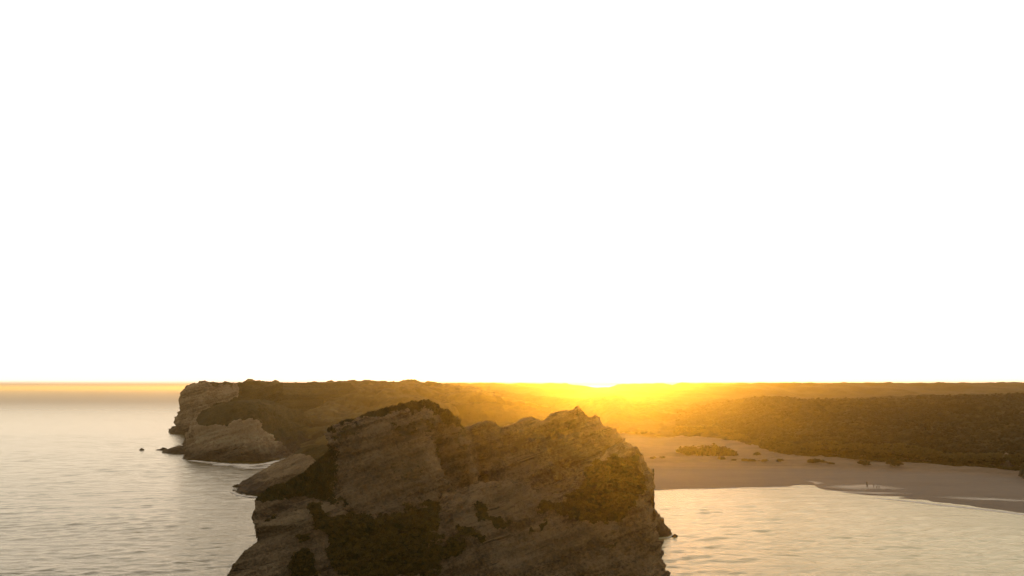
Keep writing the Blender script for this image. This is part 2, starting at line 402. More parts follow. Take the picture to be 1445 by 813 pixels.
for k, z in ((1.25, 2.5), (2.2, 1), (5, 0)): q = vb * k; q[:, 2] = z; ctrl.append(q)
ctrl = np.stack(ctrl, 0)
kk = np.array([0, 1, 2, 3.2, 4.4, 5.6, 6.6, 7.6, 8.6, 9.6])
Pb = np.moveaxis(pchip(kk, ctrl, np.concatenate((np.linspace(0, 6.6, 190), np.linspace(6.7, 9.6, 30)))), 0, 1)
vv = np.concatenate((np.linspace(0, 6.6, 190), np.linspace(6.7, 9.6, 30)))[None, :] + 0 * Pb[..., 0]
dune = np.clip((vv - 4.35) / .5, 0, 1)
Pb[..., 2] += dune * (1.1 * fbm(Pb / np.array((34, 26, 50)), 4) + .35 * perlin(Pb / 7.0)) + np.clip(vv - 2.2, 0, 1) * .10 * perlin(Pb / np.array((60, 14, 40)))
Pb[..., 2] += np.clip(1 - np.abs(vv - 2.1) / .9, 0, 1) * .13 * fbm(Pb / np.array((22, 9, 40)), 3)
wet = np.clip((4.3 - vv) / .25, 0, 1) * np.clip(1.0 - .25 * fbm(Pb / np.array((80, 20, 50)), 3), 0, 1)
beach = mesh_obj('beach', Pb, grid_faces(*Pb.shape[:2]), M_sand, attrs={'wet': wet})
tag(beach, 'wide sandy beach curving round the calm bay', kind='structure')
def ground_z(x, y):                # nearest beach height
    d = (Pb[..., 0] - x) ** 2 + (Pb[..., 1] - y) ** 2
    return float(Pb[..., 2].ravel()[d.argmin()])

# ------------------------------------------------------------------ hills
def hill(name, cols, nu, nv, mat, ridge=None, T=300, bumps=((14, 5.0), (5.5, 1.8)), rough=8.0, rs=110, veg=None, label=None, edge_tone=True):
    P, px, row, fw, edge = loft(cols, nu, nv, ridge, T, cap=(10, 40))
    tone = np.zeros(P.shape[:2]); up = np.zeros(P.shape[:2])
    e2 = np.clip(edge * 1.1, 0, 1)
    up += rough * (1 - np.abs(fbm(P / rs, 4, .5)) * 2 - .45) * (edge > .5)
    for size, amp in bumps:
        c, tn = cell((P[..., :2] + 3 * fbm(P / 9.0, 2)[..., None]) / size); up += amp * (c - .5); tone += .5 * tn * (.4 + c)
    P[..., 2] += up
    vg = np.ones(P.shape[:2]) if veg is None else veg(px, row, P)
    o = mesh_obj(name, P, grid_faces(*P.shape[:2]), mat, attrs={'tone': np.clip(tone, 0, 1), 'veg': vg})
    HP[label] = (P, nv)
    return tag(o, label, kind='structure')
HP = {}

# far ridge: a broad dim range behind everything
fr = [(560, 540), (700, 541), (770, 541), (797, 541), (809, 543.5), (818, 543.6), (834, 546.4), (850, 547), (863, 546.8), (872, 544), (879, 541.8), (900, 542), (916, 541.5), (938, 541), (949, 543.6), (957, 541.4), (985, 540.6), (1100, 540.2), (1250, 540.6), (1445, 540), (1700, 539), (2300, 541)]
hill('hills', [[(p, 571, 1640), (p, 564, 1690), (p, 555, 1760), (p, r, 1900)] for p, r in fr], 700, 50, M_forest, fr, T=600,
     bumps=((30, 2.5),), rough=9, rs=260, label='far dim ridge behind the bay')
mr_ = [(600, 556), (640, 552.6), (660, 552.6), (700, 552.4), (725, 555), (750, 560), (790, 562), (826, 563.4), (840, 561.5), (852, 559.5), (866, 557.4), (876, 559), (888, 563.5), (897, 565.5), (908, 566), (919, 566), (934, 570), (957, 573.4), (985, 574), (1010, 575), (1060, 578)]
def mrow(p): return np.interp(p, [600, 760, 870, 932, 999, 1066], [598, 600, 611, 616.5, 615, 629])
hill('hills', [[(p, mrow(p) + 4, G(mrow(p) + 4, 3.5)), (p, mrow(p), G(mrow(p), 6) + 12), (p, mrow(p) * .6 + r * .4, G(mrow(p), 6) * .6 + 420), (p, mrow(p) * .25 + r * .75, G(mrow(p), 6) * .3 + 750), (p, r, 1120)] for p, r in mr_], 480, 110, M_forest, mr_, T=420,
     bumps=((12, 2.2), (5, .9)), rough=9, rs=190, label='low bush ridge right under the setting sun')
rh = [(955, 582), (975, 577), (990, 573.4), (1000, 570.6), (1010, 569), (1030, 566), (1050, 563), (1068, 560.4), (1082, 559.6), (1100, 560.6), (1120, 563), (1150, 565), (1180, 564), (1220, 562.6), (1250, 563), (1275, 562), (1300, 560), (1330, 559), (1370, 558.6), (1400, 558), (1445, 556), (1600, 553), (1900, 552), (2300, 552)]
def vrow(p): return np.interp(p, [x for x, _ in VEGE], [x for _, x in VEGE])
def dep(p): return np.interp(p, [960, 1100, 1445, 2300], [240, 290, 320, 320])
def yv(p): return G(vrow(p), zv(p))
RHc = [[(p, vrow(p) - 1, G(vrow(p) - 1, zv(p) - 1.2)), (p, vrow(p) - 4, yv(p) + 12), (p, vrow(p) * .78 + r * .22 - 1, yv(p) + .15 * dep(p)), (p, vrow(p) * .42 + r * .58, yv(p) + .46 * dep(p)), (p, r, yv(p) + dep(p))] for p, r in rh]
hill('hills', RHc, 900, 190, M_forest, rh, T=420,
     bumps=((6.5, 1.4), (2.8, .6)), rough=6, rs=130, label='long dark bush covered hill behind the dunes')
lh = [(318, 541), (330, 540), (400, 540), (450, 540.4), (520, 540), (575, 540), (605, 541), (620, 544), (640, 548), (660, 551), (690, 556), (730, 566), (780, 580)]
def lrow(p): return np.interp(p, [250, 380, 450, 600, 652, 740, 780], [630, 640, 640, 612, 600, 598, 599])
hill('hills', [[(p, lrow(p) + 3, G(lrow(p) + 3, -2)), (p, lrow(p) - 4, G(lrow(p) + 3, -2) + 10), (p, lrow(p) * .62 + r * .38, G(lrow(p) + 3, -2) * .5 + 480), (p, lrow(p) * .25 + r * .75, 1040), (p, r, 1230)] for p, r in lh], 620, 150, M_hill, lh, T=500,
     bumps=((16, 2.6), (6, 1.4)), rough=13, rs=150, label='broad grassy hills sloping from the headland to the beach')

# ------------------------------------------------------------------ headlands
def rock_loft(name, cols, nu, nv, mat, ridge=None, T=30., cap=(2, 2), veg=(), pale=(), vnoise=3.0, parent=None, keep=None, flat=None, **rk):
    P, px, row, fw, edge = loft(cols, nu, nv, ridge, T, cap)
    if flat is not None: edge = edge * flat(px, row)
    P = rockify(P, edge, **rk)
    j = np.stack((px / 14, row / 14, 0 * px), -1)
    jx, jy = px + vnoise * fbm(j, 4, .6), row + vnoise * fbm(j + 50, 4, .6)
    vg = np.zeros(px.shape); pl = np.zeros(px.shape)
    for poly, a in veg: vg = np.maximum(vg, a * inside(jx, jy, poly))
    for poly, a in pale: pl = np.maximum(pl, a * inside(jx, jy, poly))
    nv_ = int(fw[0].sum())
    vg[:, nv_:] = np.maximum(vg[:, nv_:], np.clip(.2 + 1.0 * fbm(P[:, nv_:] / 15, 3), 0, 1) * .9)
    o = mesh_obj(name, P, grid_faces(*P.shape[:2]), mat, parent=parent, attrs={'veg': vg, 'pale': pl})
    if keep is not None: keep.append((P, jx, jy, fw))
    return o

hb_ridge = [(236, 602), (247, 599), (252, 592), (255, 580), (257, 570), (261, 559), (262, 551), (266, 546.5), (275, 542.5), (284, 540.6), (300, 540), (340, 540), (400, 540)]
hb_cols = []
for p, top in [(250, 598), (258, 575), (266, 546.5), (284, 540.6), (310, 540), (350, 540), (400, 540)]:
    yb = 905 if p > 255 else 960
    hb_cols.append([(p - 12 if p < 280 else p, HZ + (H + 3) * F / yb, yb), (p - 6 if p < 280 else p, HZ + (H - 4) * F / (yb + 10), yb + 10), (p, 590 if p > 262 else 602, 935), (p, 570 if p > 262 else max(top + 6, 590), 950), (p, 552 if p > 262 else max(top + 3, 585), 970), (p, top, 1000)])
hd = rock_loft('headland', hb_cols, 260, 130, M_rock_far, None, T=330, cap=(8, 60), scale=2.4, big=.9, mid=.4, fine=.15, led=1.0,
      veg=[([(338, 500), (338, 660), (800, 660), (800, 500)], 1.0), ([(330, 535), (345, 560), (300, 572), (290, 590), (300, 620), (420, 620), (420, 535)], .95), ([(270, 535), (290, 545), (330, 548), (330, 535)], .7)])
tag(hd, 'farther tall pale cliff at the end of the headland', 'headland', 'sea cliffs on the left coast')

hf = []
for p, base, cl, top in [(262, 646.5, 634, 628), (271, 648, 620, 604), (280, 648.5, 608, 592), (290, 649, 603, 581), (305, 649.5, 600, 573), (325, 650, 597, 568.5), (345, 650.5, 593, 567), (357, 651, 588, 567.5), (370, 650.5, 600, 569), (382, 649, 616, 574), (395, 647, 632, 584), (412, 643, 634, 596), (432, 638, 630, 606), (460, 634, 628, 612)]:
    yb = G(base + 2, -1)
    hf.append([(p - (4 if p < 270 else 0), HZ + (H + 3) * F / (yb - 4), yb - 4), (p, base, yb), (p, base * .66 + cl * .34, yb + 10), (p, base * .3 + cl * .7, yb + 22), (p, cl, yb + 34), (p, cl * .55 + top * .45, yb + 64), (p, top, yb + 110)])
keep_h = []
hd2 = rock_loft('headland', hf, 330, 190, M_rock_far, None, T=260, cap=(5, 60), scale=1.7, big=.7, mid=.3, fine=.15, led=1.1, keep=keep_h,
      veg=[([(281, 600), (286, 605), (300, 600), (318, 601), (335, 595), (347, 594), (358, 589), (364, 596), (372, 607), (384, 622), (396, 634), (420, 640), (470, 640), (470, 560), (280, 560)], .95)],
      pale=[([(282, 600), (358, 585), (395, 636), (380, 644), (330, 630), (275, 625)], .95)])
tag(hd2, 'nearer headland of pale layered cliff with a dark green top', 'headland', 'sea cliffs on the left coast')

# low reef off the headland's foot, and the separate awash rock beyond its tip
def low_rock(name, poly, hmax, label, cat, group=None, mat=None, seed=0., sc_=1.0, n=46, veg=0.):
    """A low rock: a footprint in plan, domed and broken; the outline is its waterline."""
    q = W([p for p, r in poly], [r for p, r in poly], G([r for p, r in poly], 0.0))[:, :2]
    c = q.mean(0); k = np.arange(len(q) + 1); qq = np.vstack((q, q[:1]))
    ring = pchip(k, qq, np.linspace(0, len(q), 4 * n, endpoint=True))
    t = np.linspace(0, 1, n)[:, None, None]
    base = c + (ring - c)[None] * (1.06 - t)
    z = (hmax + 1) * np.clip(t[..., 0] * 1.0, 0, 1) ** .55 - 1 + 0 * ring[None, :, 0]
    P = np.concatenate((base, z[..., None]), -1); pp = P / sc_ + seed
    P[..., 2] += (.45 * hmax * fbm(pp / 5, 4) + .25 * hmax * perlin(pp / 1.7)) * np.clip(t[..., 0] * 4, 0, 1)
    P[..., :2] += (.5 * sc_ * fbm(pp / 4 + 9, 3))[..., None] * (1 - t)
    o = mesh_obj(name, P, grid_faces(*P.shape[:2]), mat or M_rock, attrs={'veg': np.full(P.shape[:2], veg), 'pale': np.zeros(P.shape[:2])})
    return tag(o, label, cat, group)
low_rock('reef_rock', [(229, 638.6), (240, 640.2), (262, 641), (282, 641), (284, 633), (262, 634.2), (246, 635.8), (234, 637)], 4.0, 'low dark rock shelf jutting from the foot of the nearer headland', 'reef rock', 'rocks awash off the headland', sc_=3)
low_rock('reef_rock', [(194, 635.4), (200, 636), (204, 635.2), (200, 634.2)], 1.3, 'small black rock awash, farthest out from the headland', 'reef rock', 'rocks awash off the headland', seed=5., sc_=2, n=16)
low_rock('reef_rock', [(220, 635.2), (228, 635.8), (237, 635.6), (235, 634), (228, 634.2)], 1.6, 'thin dark rock awash between the rock shelf and the farthest black rock', 'reef rock', 'rocks awash off the headland', seed=9., sc_=2, n=16)

# ------------------------------------------------------------------ sloping rock slab behind the island
rs_c = []
for p, base, top in [(328, 691.5, 691), (338, 695.5, 684), (352, 697.5, 676), (366, 698.5, 668), (376, 699, 661.5), (388, 699.5, 654), (402, 700, 648), (416, 701, 639), (426, 702, 632.5), (440, 703, 629.2), (455, 704, 628.4), (470, 705, 631), (500, 706, 640), (530, 707, 655)]:
    yb = G(base, 0)
    rs_c.append([(p, HZ + (H + 2.5) * F / (yb - 2), yb - 2), (p, base, yb), (p, base * .62 + top * .38, yb + 9), (p, base * .25 + top * .75, yb + 26), (p, top, yb + 40)])
rs = rock_loft('rock_slab', rs_c, 300, 120, M_rock, None, T=34, cap=(1.5, 6), scale=1.1, big=.5, mid=.22, fine=.12, led=.7, dip=math.tan(R(20)),
     veg=[([(412, 646), (420, 640), (436, 644), (447, 652), (460, 646), (480, 636), (480, 624), (420, 628)], .85)],
     pale=[([(376, 664), (420, 640), (438, 640), (448, 652), (430, 668), (392, 676), (378, 674)], .9)])
tag(rs, 'pale sloping slab of rock just behind the left end of the rock island', 'rock slab')

# ------------------------------------------------------------------ the rock island
isl = thing('rock_island', (0, 215, 0), 'huge craggy sandstone rock island in the middle of the bay', 'rock island')
keep = []
ridge_w = [(455, 625), (464, 612), (468, 606.5), (475, 601), (485, 597.5), (500, 593), (515, 588), (530, 582.5), (545, 577.5), (560, 572.5), (572, 569.3), (585, 566.6), (598, 565.6), (606, 566.4), (613, 571), (622, 577.5), (632, 585), (641, 591.5), (647, 602), (652.5, 609), (658, 607), (668, 602.6), (680, 599.4), (690, 596.6), (697, 596.4), (700.5, 600), (705, 604.6), (716, 601.6), (727, 599), (736, 596), (748, 596), (757, 597.6), (765, 596.4), (774, 591.5), (781, 586), (790, 582.2), (804, 580.6), (809, 578.2), (811.5, 573), (815, 571.4), (818, 576), (825, 580), (832, 586), (837, 587.6), (840, 586), (845, 590), (847.5, 598), (852, 604.6), (862, 611), (872, 619.5), (880, 628), (892, 642), (904, 660), (915, 690)]
Wc = [
 [(430, 760, 213), (446, 700, 219), (462, 655, 230), (471, 636, 238), (464.5, 620, 243), (468, 607, 249)],
 [(476, 765, 211), (478, 715, 216), (477, 680, 224), (479, 648, 231), (476, 620, 236), (482, 599, 248)],
 [(510, 770, 210), (510, 720, 216), (510, 685, 222), (509, 650, 227.5), (508, 615, 233), (511, 590, 247)],
 [(550, 770, 210), (550, 722, 217), (550, 690, 223), (550, 655, 227), (549, 612, 233), (550, 576, 246)],
 [(592, 770, 211), (592, 720, 218), (592, 690, 223), (592, 655, 226), (588, 612, 233), (590, 566, 246)],
 [(614, 770, 212), (614, 718, 219), (615, 688, 224), (614, 655, 228), (604, 618, 234), (604, 567, 246)],
 [(622, 770, 214), (622, 716, 227), (622, 688, 236), (621, 655, 241), (616, 622, 243), (613, 572, 247)],
 [(645, 770, 215), (644, 714, 227), (643, 688, 236), (642, 655, 241), (638, 625, 244), (636, 589, 248)],
 [(668, 770, 216), (668, 712, 226), (669, 688, 230), (668, 656, 236), (661, 632, 242), (651, 607, 249)],
 [(680, 770, 218), (678, 712, 232), (678, 688, 242), (676, 660, 248), (670, 632, 250), (664, 604, 253)],
 [(705, 770, 218), (705, 712, 230), (706, 688, 238), (705, 655, 244), (702, 625, 248), (700, 600, 252)],
 [(745, 770, 218), (745, 712, 230), (746, 690, 236), (746, 655, 243), (745, 622, 250), (745, 596, 256)],
 [(785, 770, 218), (786, 714, 230), (786, 690, 235), (788, 655, 242), (788, 615, 250), (788, 582, 257)],
 [(815, 770, 218), (816, 714, 230), (816, 690, 236), (818, 655, 243), (816, 615, 250), (815, 572, 258)],
 [(850, 770, 218), (850, 714, 230), (850, 690, 237), (850, 655, 243), (850, 625, 249), (848, 600, 257)],
 [(885, 770, 222), (885, 720, 233), (885, 695, 240), (884, 670, 245), (882, 650, 250), (880, 629, 257)],
 [(915, 770, 232), (915, 740, 240), (914, 722, 246), (912, 706, 250), (910, 690, 254), (905, 662, 259)]]
cap_grass = [(462, 612), (470, 613), (480, 606), (500, 602), (520, 597), (545, 589), (560, 583), (575, 582), (590, 577), (606, 578), (618, 590), (632, 602), (645, 606), (655, 606), (655, 560), (460, 560)]
W_veg = [(cap_grass, .95), ([(468, 624), (478, 612), (500, 607), (512, 612), (500, 620), (480, 628)], .5),
  ([(546, 600), (560, 612), (575, 620), (600, 612), (606, 600), (590, 596), (570, 604)], .42),
  ([(548, 655), (565, 650), (590, 652), (606, 658), (596, 668), (590, 684), (572, 690), (560, 674)], .44),
  ([(605, 615), (620, 618), (625, 650), (616, 640)], .45), ([(645, 600), (655, 606), (660, 640), (648, 625)], .5),
  ([(462, 660), (472, 640), (470, 700), (490, 712), (440, 712), (440, 680)], .9),
  ([(700, 632), (760, 615), (750, 628), (705, 642)], .42), ([(745, 610), (800, 590), (850, 610), (880, 640), (820, 655), (770, 640)], .4)]
rock_loft('peak_cliff', Wc, 760, 300, M_rock, ridge_w, T=[26, 34, 36, 34, 32], cap=(2, 3), parent=isl, keep=keep, veg=W_veg, vnoise=7.0,
          pale=[([(480, 690), (560, 640), (612, 625), (612, 690), (560, 712), (490, 720)], .7), ([(480, 640), (540, 600), (600, 590), (600, 650), (480, 690)],   .35)], big=1.8, mid=.42, fine=.15, led=.8)
# grassy shoulder from the nose up to the peak
Gc = [[(362, 760, 203), (361, 740, 205), (360.5, 722, 207), (360, 712, 209), (359.5, 706, 211)],
      [(378, 760, 204), (378, 740, 207), (378, 722, 209), (376, 706, 213), (374, 694.5, 217)],
      [(400, 760, 205), (400, 740, 208), (400, 722, 211), (400, 702, 217), (399, 683.5, 223)],
      [(425, 760, 205), (425, 740, 209), (425, 720, 213), (426, 695, 221), (427, 668.5, 229)],
      [(450, 760, 205), (450, 740, 210), (450, 718, 214), (452, 688, 224), (451, 648.5, 235)],
      [(474, 760, 206), (474, 740, 211), (475, 718, 215), (476, 684, 226), (473, 634.5, 240)],
      [(496, 760, 207), (496, 742, 212), (498, 724, 217), (500, 700, 226), (498, 670, 236)]]
rock_loft('grassy_shoulder', Gc, 260, 150, M_rock, None, T=26, cap=(1, 3), parent=isl, keep=keep, big=.7, mid=.3, fine=.15, led=.3,
          veg=[([(355, 705), (372, 692), (470, 628), (482, 640), (474, 700), (455, 705), (430, 700), (410, 702), (395, 708), (372, 712)], .95)])
# rocky nose and lower front slope
Nc = []
for p, top, yt in [(342, 0, 0), (372, 738, 205), (390, 727.5, 208), (410, 718, 210), (426, 712, 211), (440, 709.4, 212), (455, 711.5, 213), (475, 718, 214), (500, 727, 215), (525, 733, 216), (560, 730, 217), (595, 722, 219), (617, 714, 221), (640, 708, 223)]:
    if top == 0:
        Nc.append([(300, 878, 186), (322, 812, 195), (341, 786, 198), (357, 771, 201), (371.5, 749, 204), (358.5, 738, 205), (355.5, 728, 206), (360, 719, 207.5)])
    else:
        o = max(0, (430 - p) / 58) * 1.4     # undercut towards the nose
        Nc.append([(p, 878, 186), (p, 808, 193), (p, 786, 196), (p, 768, 199 + o), (p, 751, 201.5 + 1.6 * o), (p, 742, 202.5 - .6 * o), (p, (742 + top) / 2 if top < 735 else 740, 205.5 - .3 * o), (p, top, yt)])
N_veg = [([(322, 800), (322, 790)], 0), ([(372, 735), (388, 726), (392, 732), (376, 740)], .8),
  ([(434, 711), (448, 712), (455, 725), (470, 732), (490, 728), (520, 736), (560, 731), (598, 722), (618, 716), (620, 745), (612, 750), (625, 762), (618, 786), (618, 815), (480, 815), (460, 786), (468, 770), (462, 755), (445, 745), (440, 730)], .95),
  ([(420, 760), (434, 752), (438, 760), (424, 766)], .8), ([(414, 786), (428, 774), (440, 780), (450, 815), (410, 815)], .85)]
rock_loft('nose_outcrop', Nc, 430, 230, M_rock, None, T=16, cap=(.6, 3), parent=isl, keep=keep, veg=N_veg, big=.8, mid=.4, fine=.2, led=.5,
          pale=[([(395, 728), (440, 708), (455, 714), (445, 735), (400, 742)], .7), ([(376, 752), (440, 746), (470, 786), (340, 815), (345, 786)], .25), ([(440, 745), (462, 748), (470, 765), (455, 778)], .4)])
# front slab rising into the right-hand buttress
Sc = []
for p, top, yt in [(606, 722, 218), (622, 713, 220), (630, 699, 223), (650, 696.5, 225), (678, 692, 227), (700, 692, 228), (728, 688.5, 230), (762, 699, 228), (790, 698, 226), (805, 696.5, 225), (816, 684, 225), (826, 669, 225), (846, 648, 226), (862, 632.5, 226), (878, 626.5, 226), (890, 629, 226), (902, 637, 225.5), (910, 650, 224)]:
    hgt = np.clip((696 - top) / 70, 0, 1)
    r4 = 735 * .35 + top * .65 if hgt < .05 else 690 - 15 * hgt
    Sc.append([(p, 880, 186), (p, 808, 192), (p, 782, 196), (p, 757, 200), (p, 738, 204 - 1.0 * hgt), (p, 738 * .45 + r4 * .55, 209 - 3 * hgt), (p, r4 if hgt > .05 else 738 * .2 + top * .8, 214 - 4.5 * hgt), (p, (r4 + top) / 2 - 3 if hgt > .05 else 738 * .07 + top * .93, 220 - 6 * hgt), (p, top, yt - 2 * hgt)])
Sc.append([(948, 880, 189), (937, 812, 196), (932.5, 786, 200), (927.5, 762, 203), (925, 740, 206), (921, 717, 209), (919.5, 706, 211), (922.5, 690, 214), (919, 664, 219)])
S_ridge = [(p, r) for p, r in [(600, 722), (620, 714), (628, 698), (650, 696), (679, 691.6), (684, 694), (728, 688), (745, 693), (762, 699), (785, 699), (805, 697), (810, 692), (822, 674), (832, 659), (846, 648.5), (855, 639), (862, 632), (870, 627.5), (878, 626), (886, 627.5), (893, 631.5), (902, 636.5), (907, 643), (909.5, 650), (913, 657), (919, 664), (922, 674)]]
S_veg = [([(670, 720), (680, 719), (692, 730), (712, 733), (730, 740), (722, 745), (700, 750), (694, 742), (678, 738)], .9),
  ([(644, 748), (660, 746), (672, 754), (686, 762), (670, 764), (652, 760)], .9), ([(600, 786), (640, 768), (662, 766), (650, 778), (620, 792), (600, 810)], .85),
  ([(762, 715), (772, 712), (790, 716), (812, 700), (822, 690), (830, 668), (845, 656), (868, 648), (890, 652), (906, 668), (912, 690), (898, 700), (892, 722), (870, 738), (830, 745), (815, 738), (800, 730), (785, 728), (765, 724)], .72),
  ([(762, 740), (770, 736), (774, 745), (765, 748)], .7), ([(744, 750), (752, 747), (752, 753)], .7), ([(855, 640), (880, 634), (890, 644), (870, 648)], .5),
  ([(840, 776), (870, 766), (874, 768), (850, 778)], .6)]
rock_loft('buttress', Sc, 520, 320, M_rock, S_ridge, T=22, cap=(1, 1.5), parent=isl, keep=keep, veg=S_veg, vnoise=5.0, big=1.1, mid=.38, fine=.15, led=.8,
          pale=[([(618, 742), (640, 700), (740, 690), (800, 702), (760, 715), (740, 735), (690, 716), (665, 720), (680, 750), (640, 748)], .6), ([(690, 790), (770, 757), (830, 742), (890, 745), (840, 768), (720, 815)], .5), ([(826, 670), (846, 650), (868, 634), (885, 640), (850, 660), (832, 680)], .55)])
# low foot of rock poking out behind the right edge
ft = []
for p, base, top in [(900, 759, 690), (912, 759, 700), (922, 758.5, 717), (928, 758, 724), (934, 757.5, 733), (940, 756.5, 744), (946, 752.5, 749.5)]:
    yb = G(base, 0)
    ft.append([(p, HZ + (H + 2) * F / (yb - 1), yb - 1), (p, base, yb), (p, base * .5 + top * .5, yb + 3), (p, top, yb + 8)])
rock_loft('rock_foot', ft, 90, 60, M_rock, None, T=18, cap=(1, 1.2), parent=isl, big=.4, mid=.25, fine=.15, led=.3)
low_rock('sea_rock', [(945.5, 757.5), (950, 758.6), (956, 758), (957, 756), (952, 755)], 1.0, 'tiny rock awash beside the right foot of the rock island', 'sea rock', seed=3., sc_=.8, n=18)

# ------------------------------------------------------------------ scrub, grass
TONE_SD = .17
def leaf_quads(cent, nrm, size, rngl=rng):
    n = len(cent)
    a = rngl.normal(size=(n, 3)); a -= nrm * (a * nrm).sum(1)[:, None] * .55; a /= np.linalg.norm(a, axis=1)[:, None]
    b = rngl.normal(size=(n, 3)); b -= a * (a * b).sum(1)[:, None]; b /= np.linalg.norm(b, axis=1)[:, None]
    s = (size * rngl.uniform(.6, 1.4, n))[:, None]
    return np.stack((cent - a * s - b * s * .1, cent + b * s * .45, cent + a * s, cent - b * s * .45), 1)
def bush_cloud(centres, radii, per, leaf, flat=.75):
    """Leaf quads through the volume of many rounded crowns."""
    n = len(centres); d = rng.normal(size=(n, per, 3)); d /= np.linalg.norm(d, axis=-1, keepdims=True)
    d[..., 2] = np.abs(d[..., 2]) * 1.0 - .15
    rr = rng.uniform(.55, 1.0, (n, per, 1)) * (1 + .35 * perlin(d * 2.2 + np.arange(n)[:, None, None] * 3.7))[..., None]
    p = centres[:, None] + d * rr * radii[:, None, None] * np.array((1, 1, flat))
    tone = np.clip(.5 + TONE_SD * rng.normal(size=(n, 1)) + .13 * rng.normal(size=(n, per)), 0, 1)
    Q = leaf_quads(p.reshape(-1, 3), d.reshape(-1, 3), leaf)
    return Q.reshape(-1, 3), np.arange(len(Q) * 4).reshape(-1, 4), np.repeat(tone.ravel(), 4)
def scatter(polys, spacing):
    """Points on the island's surfaces that face us inside photo-space outlines."""
    out = []
    for P, jx, jy, fw in keep:
        cross = np.cross(P[1:, :-1] - P[:-1, :-1], P[:-1, 1:] - P[:-1, :-1]); ar = np.linalg.norm(cross, axis=-1)
        nn = cross / (ar[..., None] + 1e-9); f = fw[:-1, :-1] > 0
        nn *= np.where((nn * (np.array((0, 0, H)) - P[:-1, :-1])).sum(-1) < 0, -1, 1)[..., None]
        ok = np.zeros(f.shape, bool)
        for poly in polys: ok |= inside(jx[:-1, :-1], jy[:-1, :-1], poly)
        w = ar * ok * f; tot = w.sum()
        k = int(tot / spacing ** 2)
        if k < 1: continue
        idx = rng.choice(w.size, k, p=(w / tot).ravel())
        out.append((P[:-1, :-1].reshape(-1, 3)[idx], nn.reshape(-1, 3)[idx]))
    if not out: return np.zeros((0, 3)), np.zeros((0, 3))
    return np.concatenate([a for a, b in out]), np.concatenate([b for a, b in out])
def scrub(polys, spacing, rad, per, leaf, label, name='scrub', mat=None):
    p, n = scatter(polys, spacing)
    r = rng.uniform(*rad, len(p))
    V, Fc, tn = bush_cloud(p + n * r[:, None] * .25, r, per, leaf)
    return tag(mesh_obj(name, V, Fc, mat or M_scrub, attrs={'tone': tn}, smooth=False), label, kind='stuff')
scrub([N_veg[2][0]], .80, (.35, 1.0), 60, .25, 'dense dark scrub over the lower front slope of the island')
scrub([S_veg[3][0]], .80, (.35, .95), 60, .24, 'dark scrub hanging on the right buttress of the island')
scrub([S_veg[0][0], S_veg[1][0], S_veg[2][0], S_veg[4][0], S_veg[5][0]], .65, (.25, .70), 46, .20, 'patches of scrub across the pale front slab')
scrub([N_veg[1][0], N_veg[3][0], N_veg[4][0]], .8, (.3, .7), 60, .22, 'small tufts of scrub on the rocky nose')
scrub([W_veg[1][0], W_veg[2][0], W_veg[4][0]], 1.6, (.3, .75), 50, .22, 'thin scrub clinging to the peak cliff')
def turf(polys, spacing, blade, label):
    p, n = scatter(polys, spacing)
    up = np.array((0, 0, 1.0)); tn = np.clip(.5 + .5 * fbm(p / 4, 3) + .12 * rng.normal(size=len(p)), 0, 1)
    d = n * .5 + up + .5 * rng.normal(size=p.shape); d /= np.linalg.norm(d, axis=1)[:, None]
    s = np.cross(d, rng.normal(size=p.shape)); s /= np.linalg.norm(s, axis=1)[:, None]
    L = (blade * rng.uniform(.5, 1.4, len(p)))[:, None]
    Q = np.stack((p - s * L * .25, p + s * L * .25, p + s * L * .12 + d * L, p - s * L * .12 + d * L), 1)
    return tag(mesh_obj('grass', Q.reshape(-1, 3), np.arange(len(Q) * 4).reshape(-1, 4), M_grass, attrs={'tone': np.repeat(tn, 4)}, smooth=False), label, kind='stuff')
turf([cap_grass], .22, .42, 'short grass on the rounded top of the left peak')
turf([[(355, 705), (372, 692), (470, 628), (482, 640), (474, 700), (455, 705), (430, 700), (410, 702), (395, 708), (372, 712)]], .24, .42, 'dark grass on the steep left shoulder of the island')

# single round shrubs at the top of the lower slope
def shrub(name, px, row, Y, w_px, label, cat, group, mat, lobes=7, per=160, z=None, hgt=.62, part=True):
    base = W(px, row, Y); base[2] = z if z is not None else base[2]
    r = w_px / F * Y / 2
    a = rng.uniform(0, 6.28, lobes); q = r * .62 * np.sqrt(rng.uniform(.05, 1, lobes))
    cs = base + np.stack((np.cos(a) * q, np.sin(a) * q * .8, rng.uniform(.02, .38, lobes) * r * hgt), -1)
    V, Fc, tn = bush_cloud(cs, r * rng.uniform(.32, .58, lobes), per, max(.12, r * .10), hgt)
    t = thing(name, base, label, cat, group)
    mesh_obj('foliage', V, Fc, mat, parent=t, attrs={'tone': tn}, smooth=False)
    st = []                                            # a few short woody stems
    for k in range(3):
        th = k * 2.1; b0 = base + np.array((math.cos(th), math.sin(th), 0)) * r * .08; b1 = base + np.array((math.cos(th) * r * .45, math.sin(th) * r * .4, r * hgt * .55))
        ang = np.linspace(0, 2 * math.pi, 7)[:, None]; o = np.concatenate((np.cos(ang), np.sin(ang), 0 * ang), 1)
        st.append(np.stack((b0 - (0, 0, .3) + o * r * .05, b1 + o * r * .02), 0))
    V2 = np.concatenate([s.reshape(-1, 3) for s in st]); f2 = np.concatenate([grid_faces(2, 7) + 14 * k for k in range(3)])
    mesh_obj('stem', V2, f2, M_bark, parent=t)
    return t
M_bark, _t, _b = new_mat('bark'); _b.inputs['Base Color'].default_value = (.06, .045, .03, 1); _b.inputs['Roughness'].default_value = .9
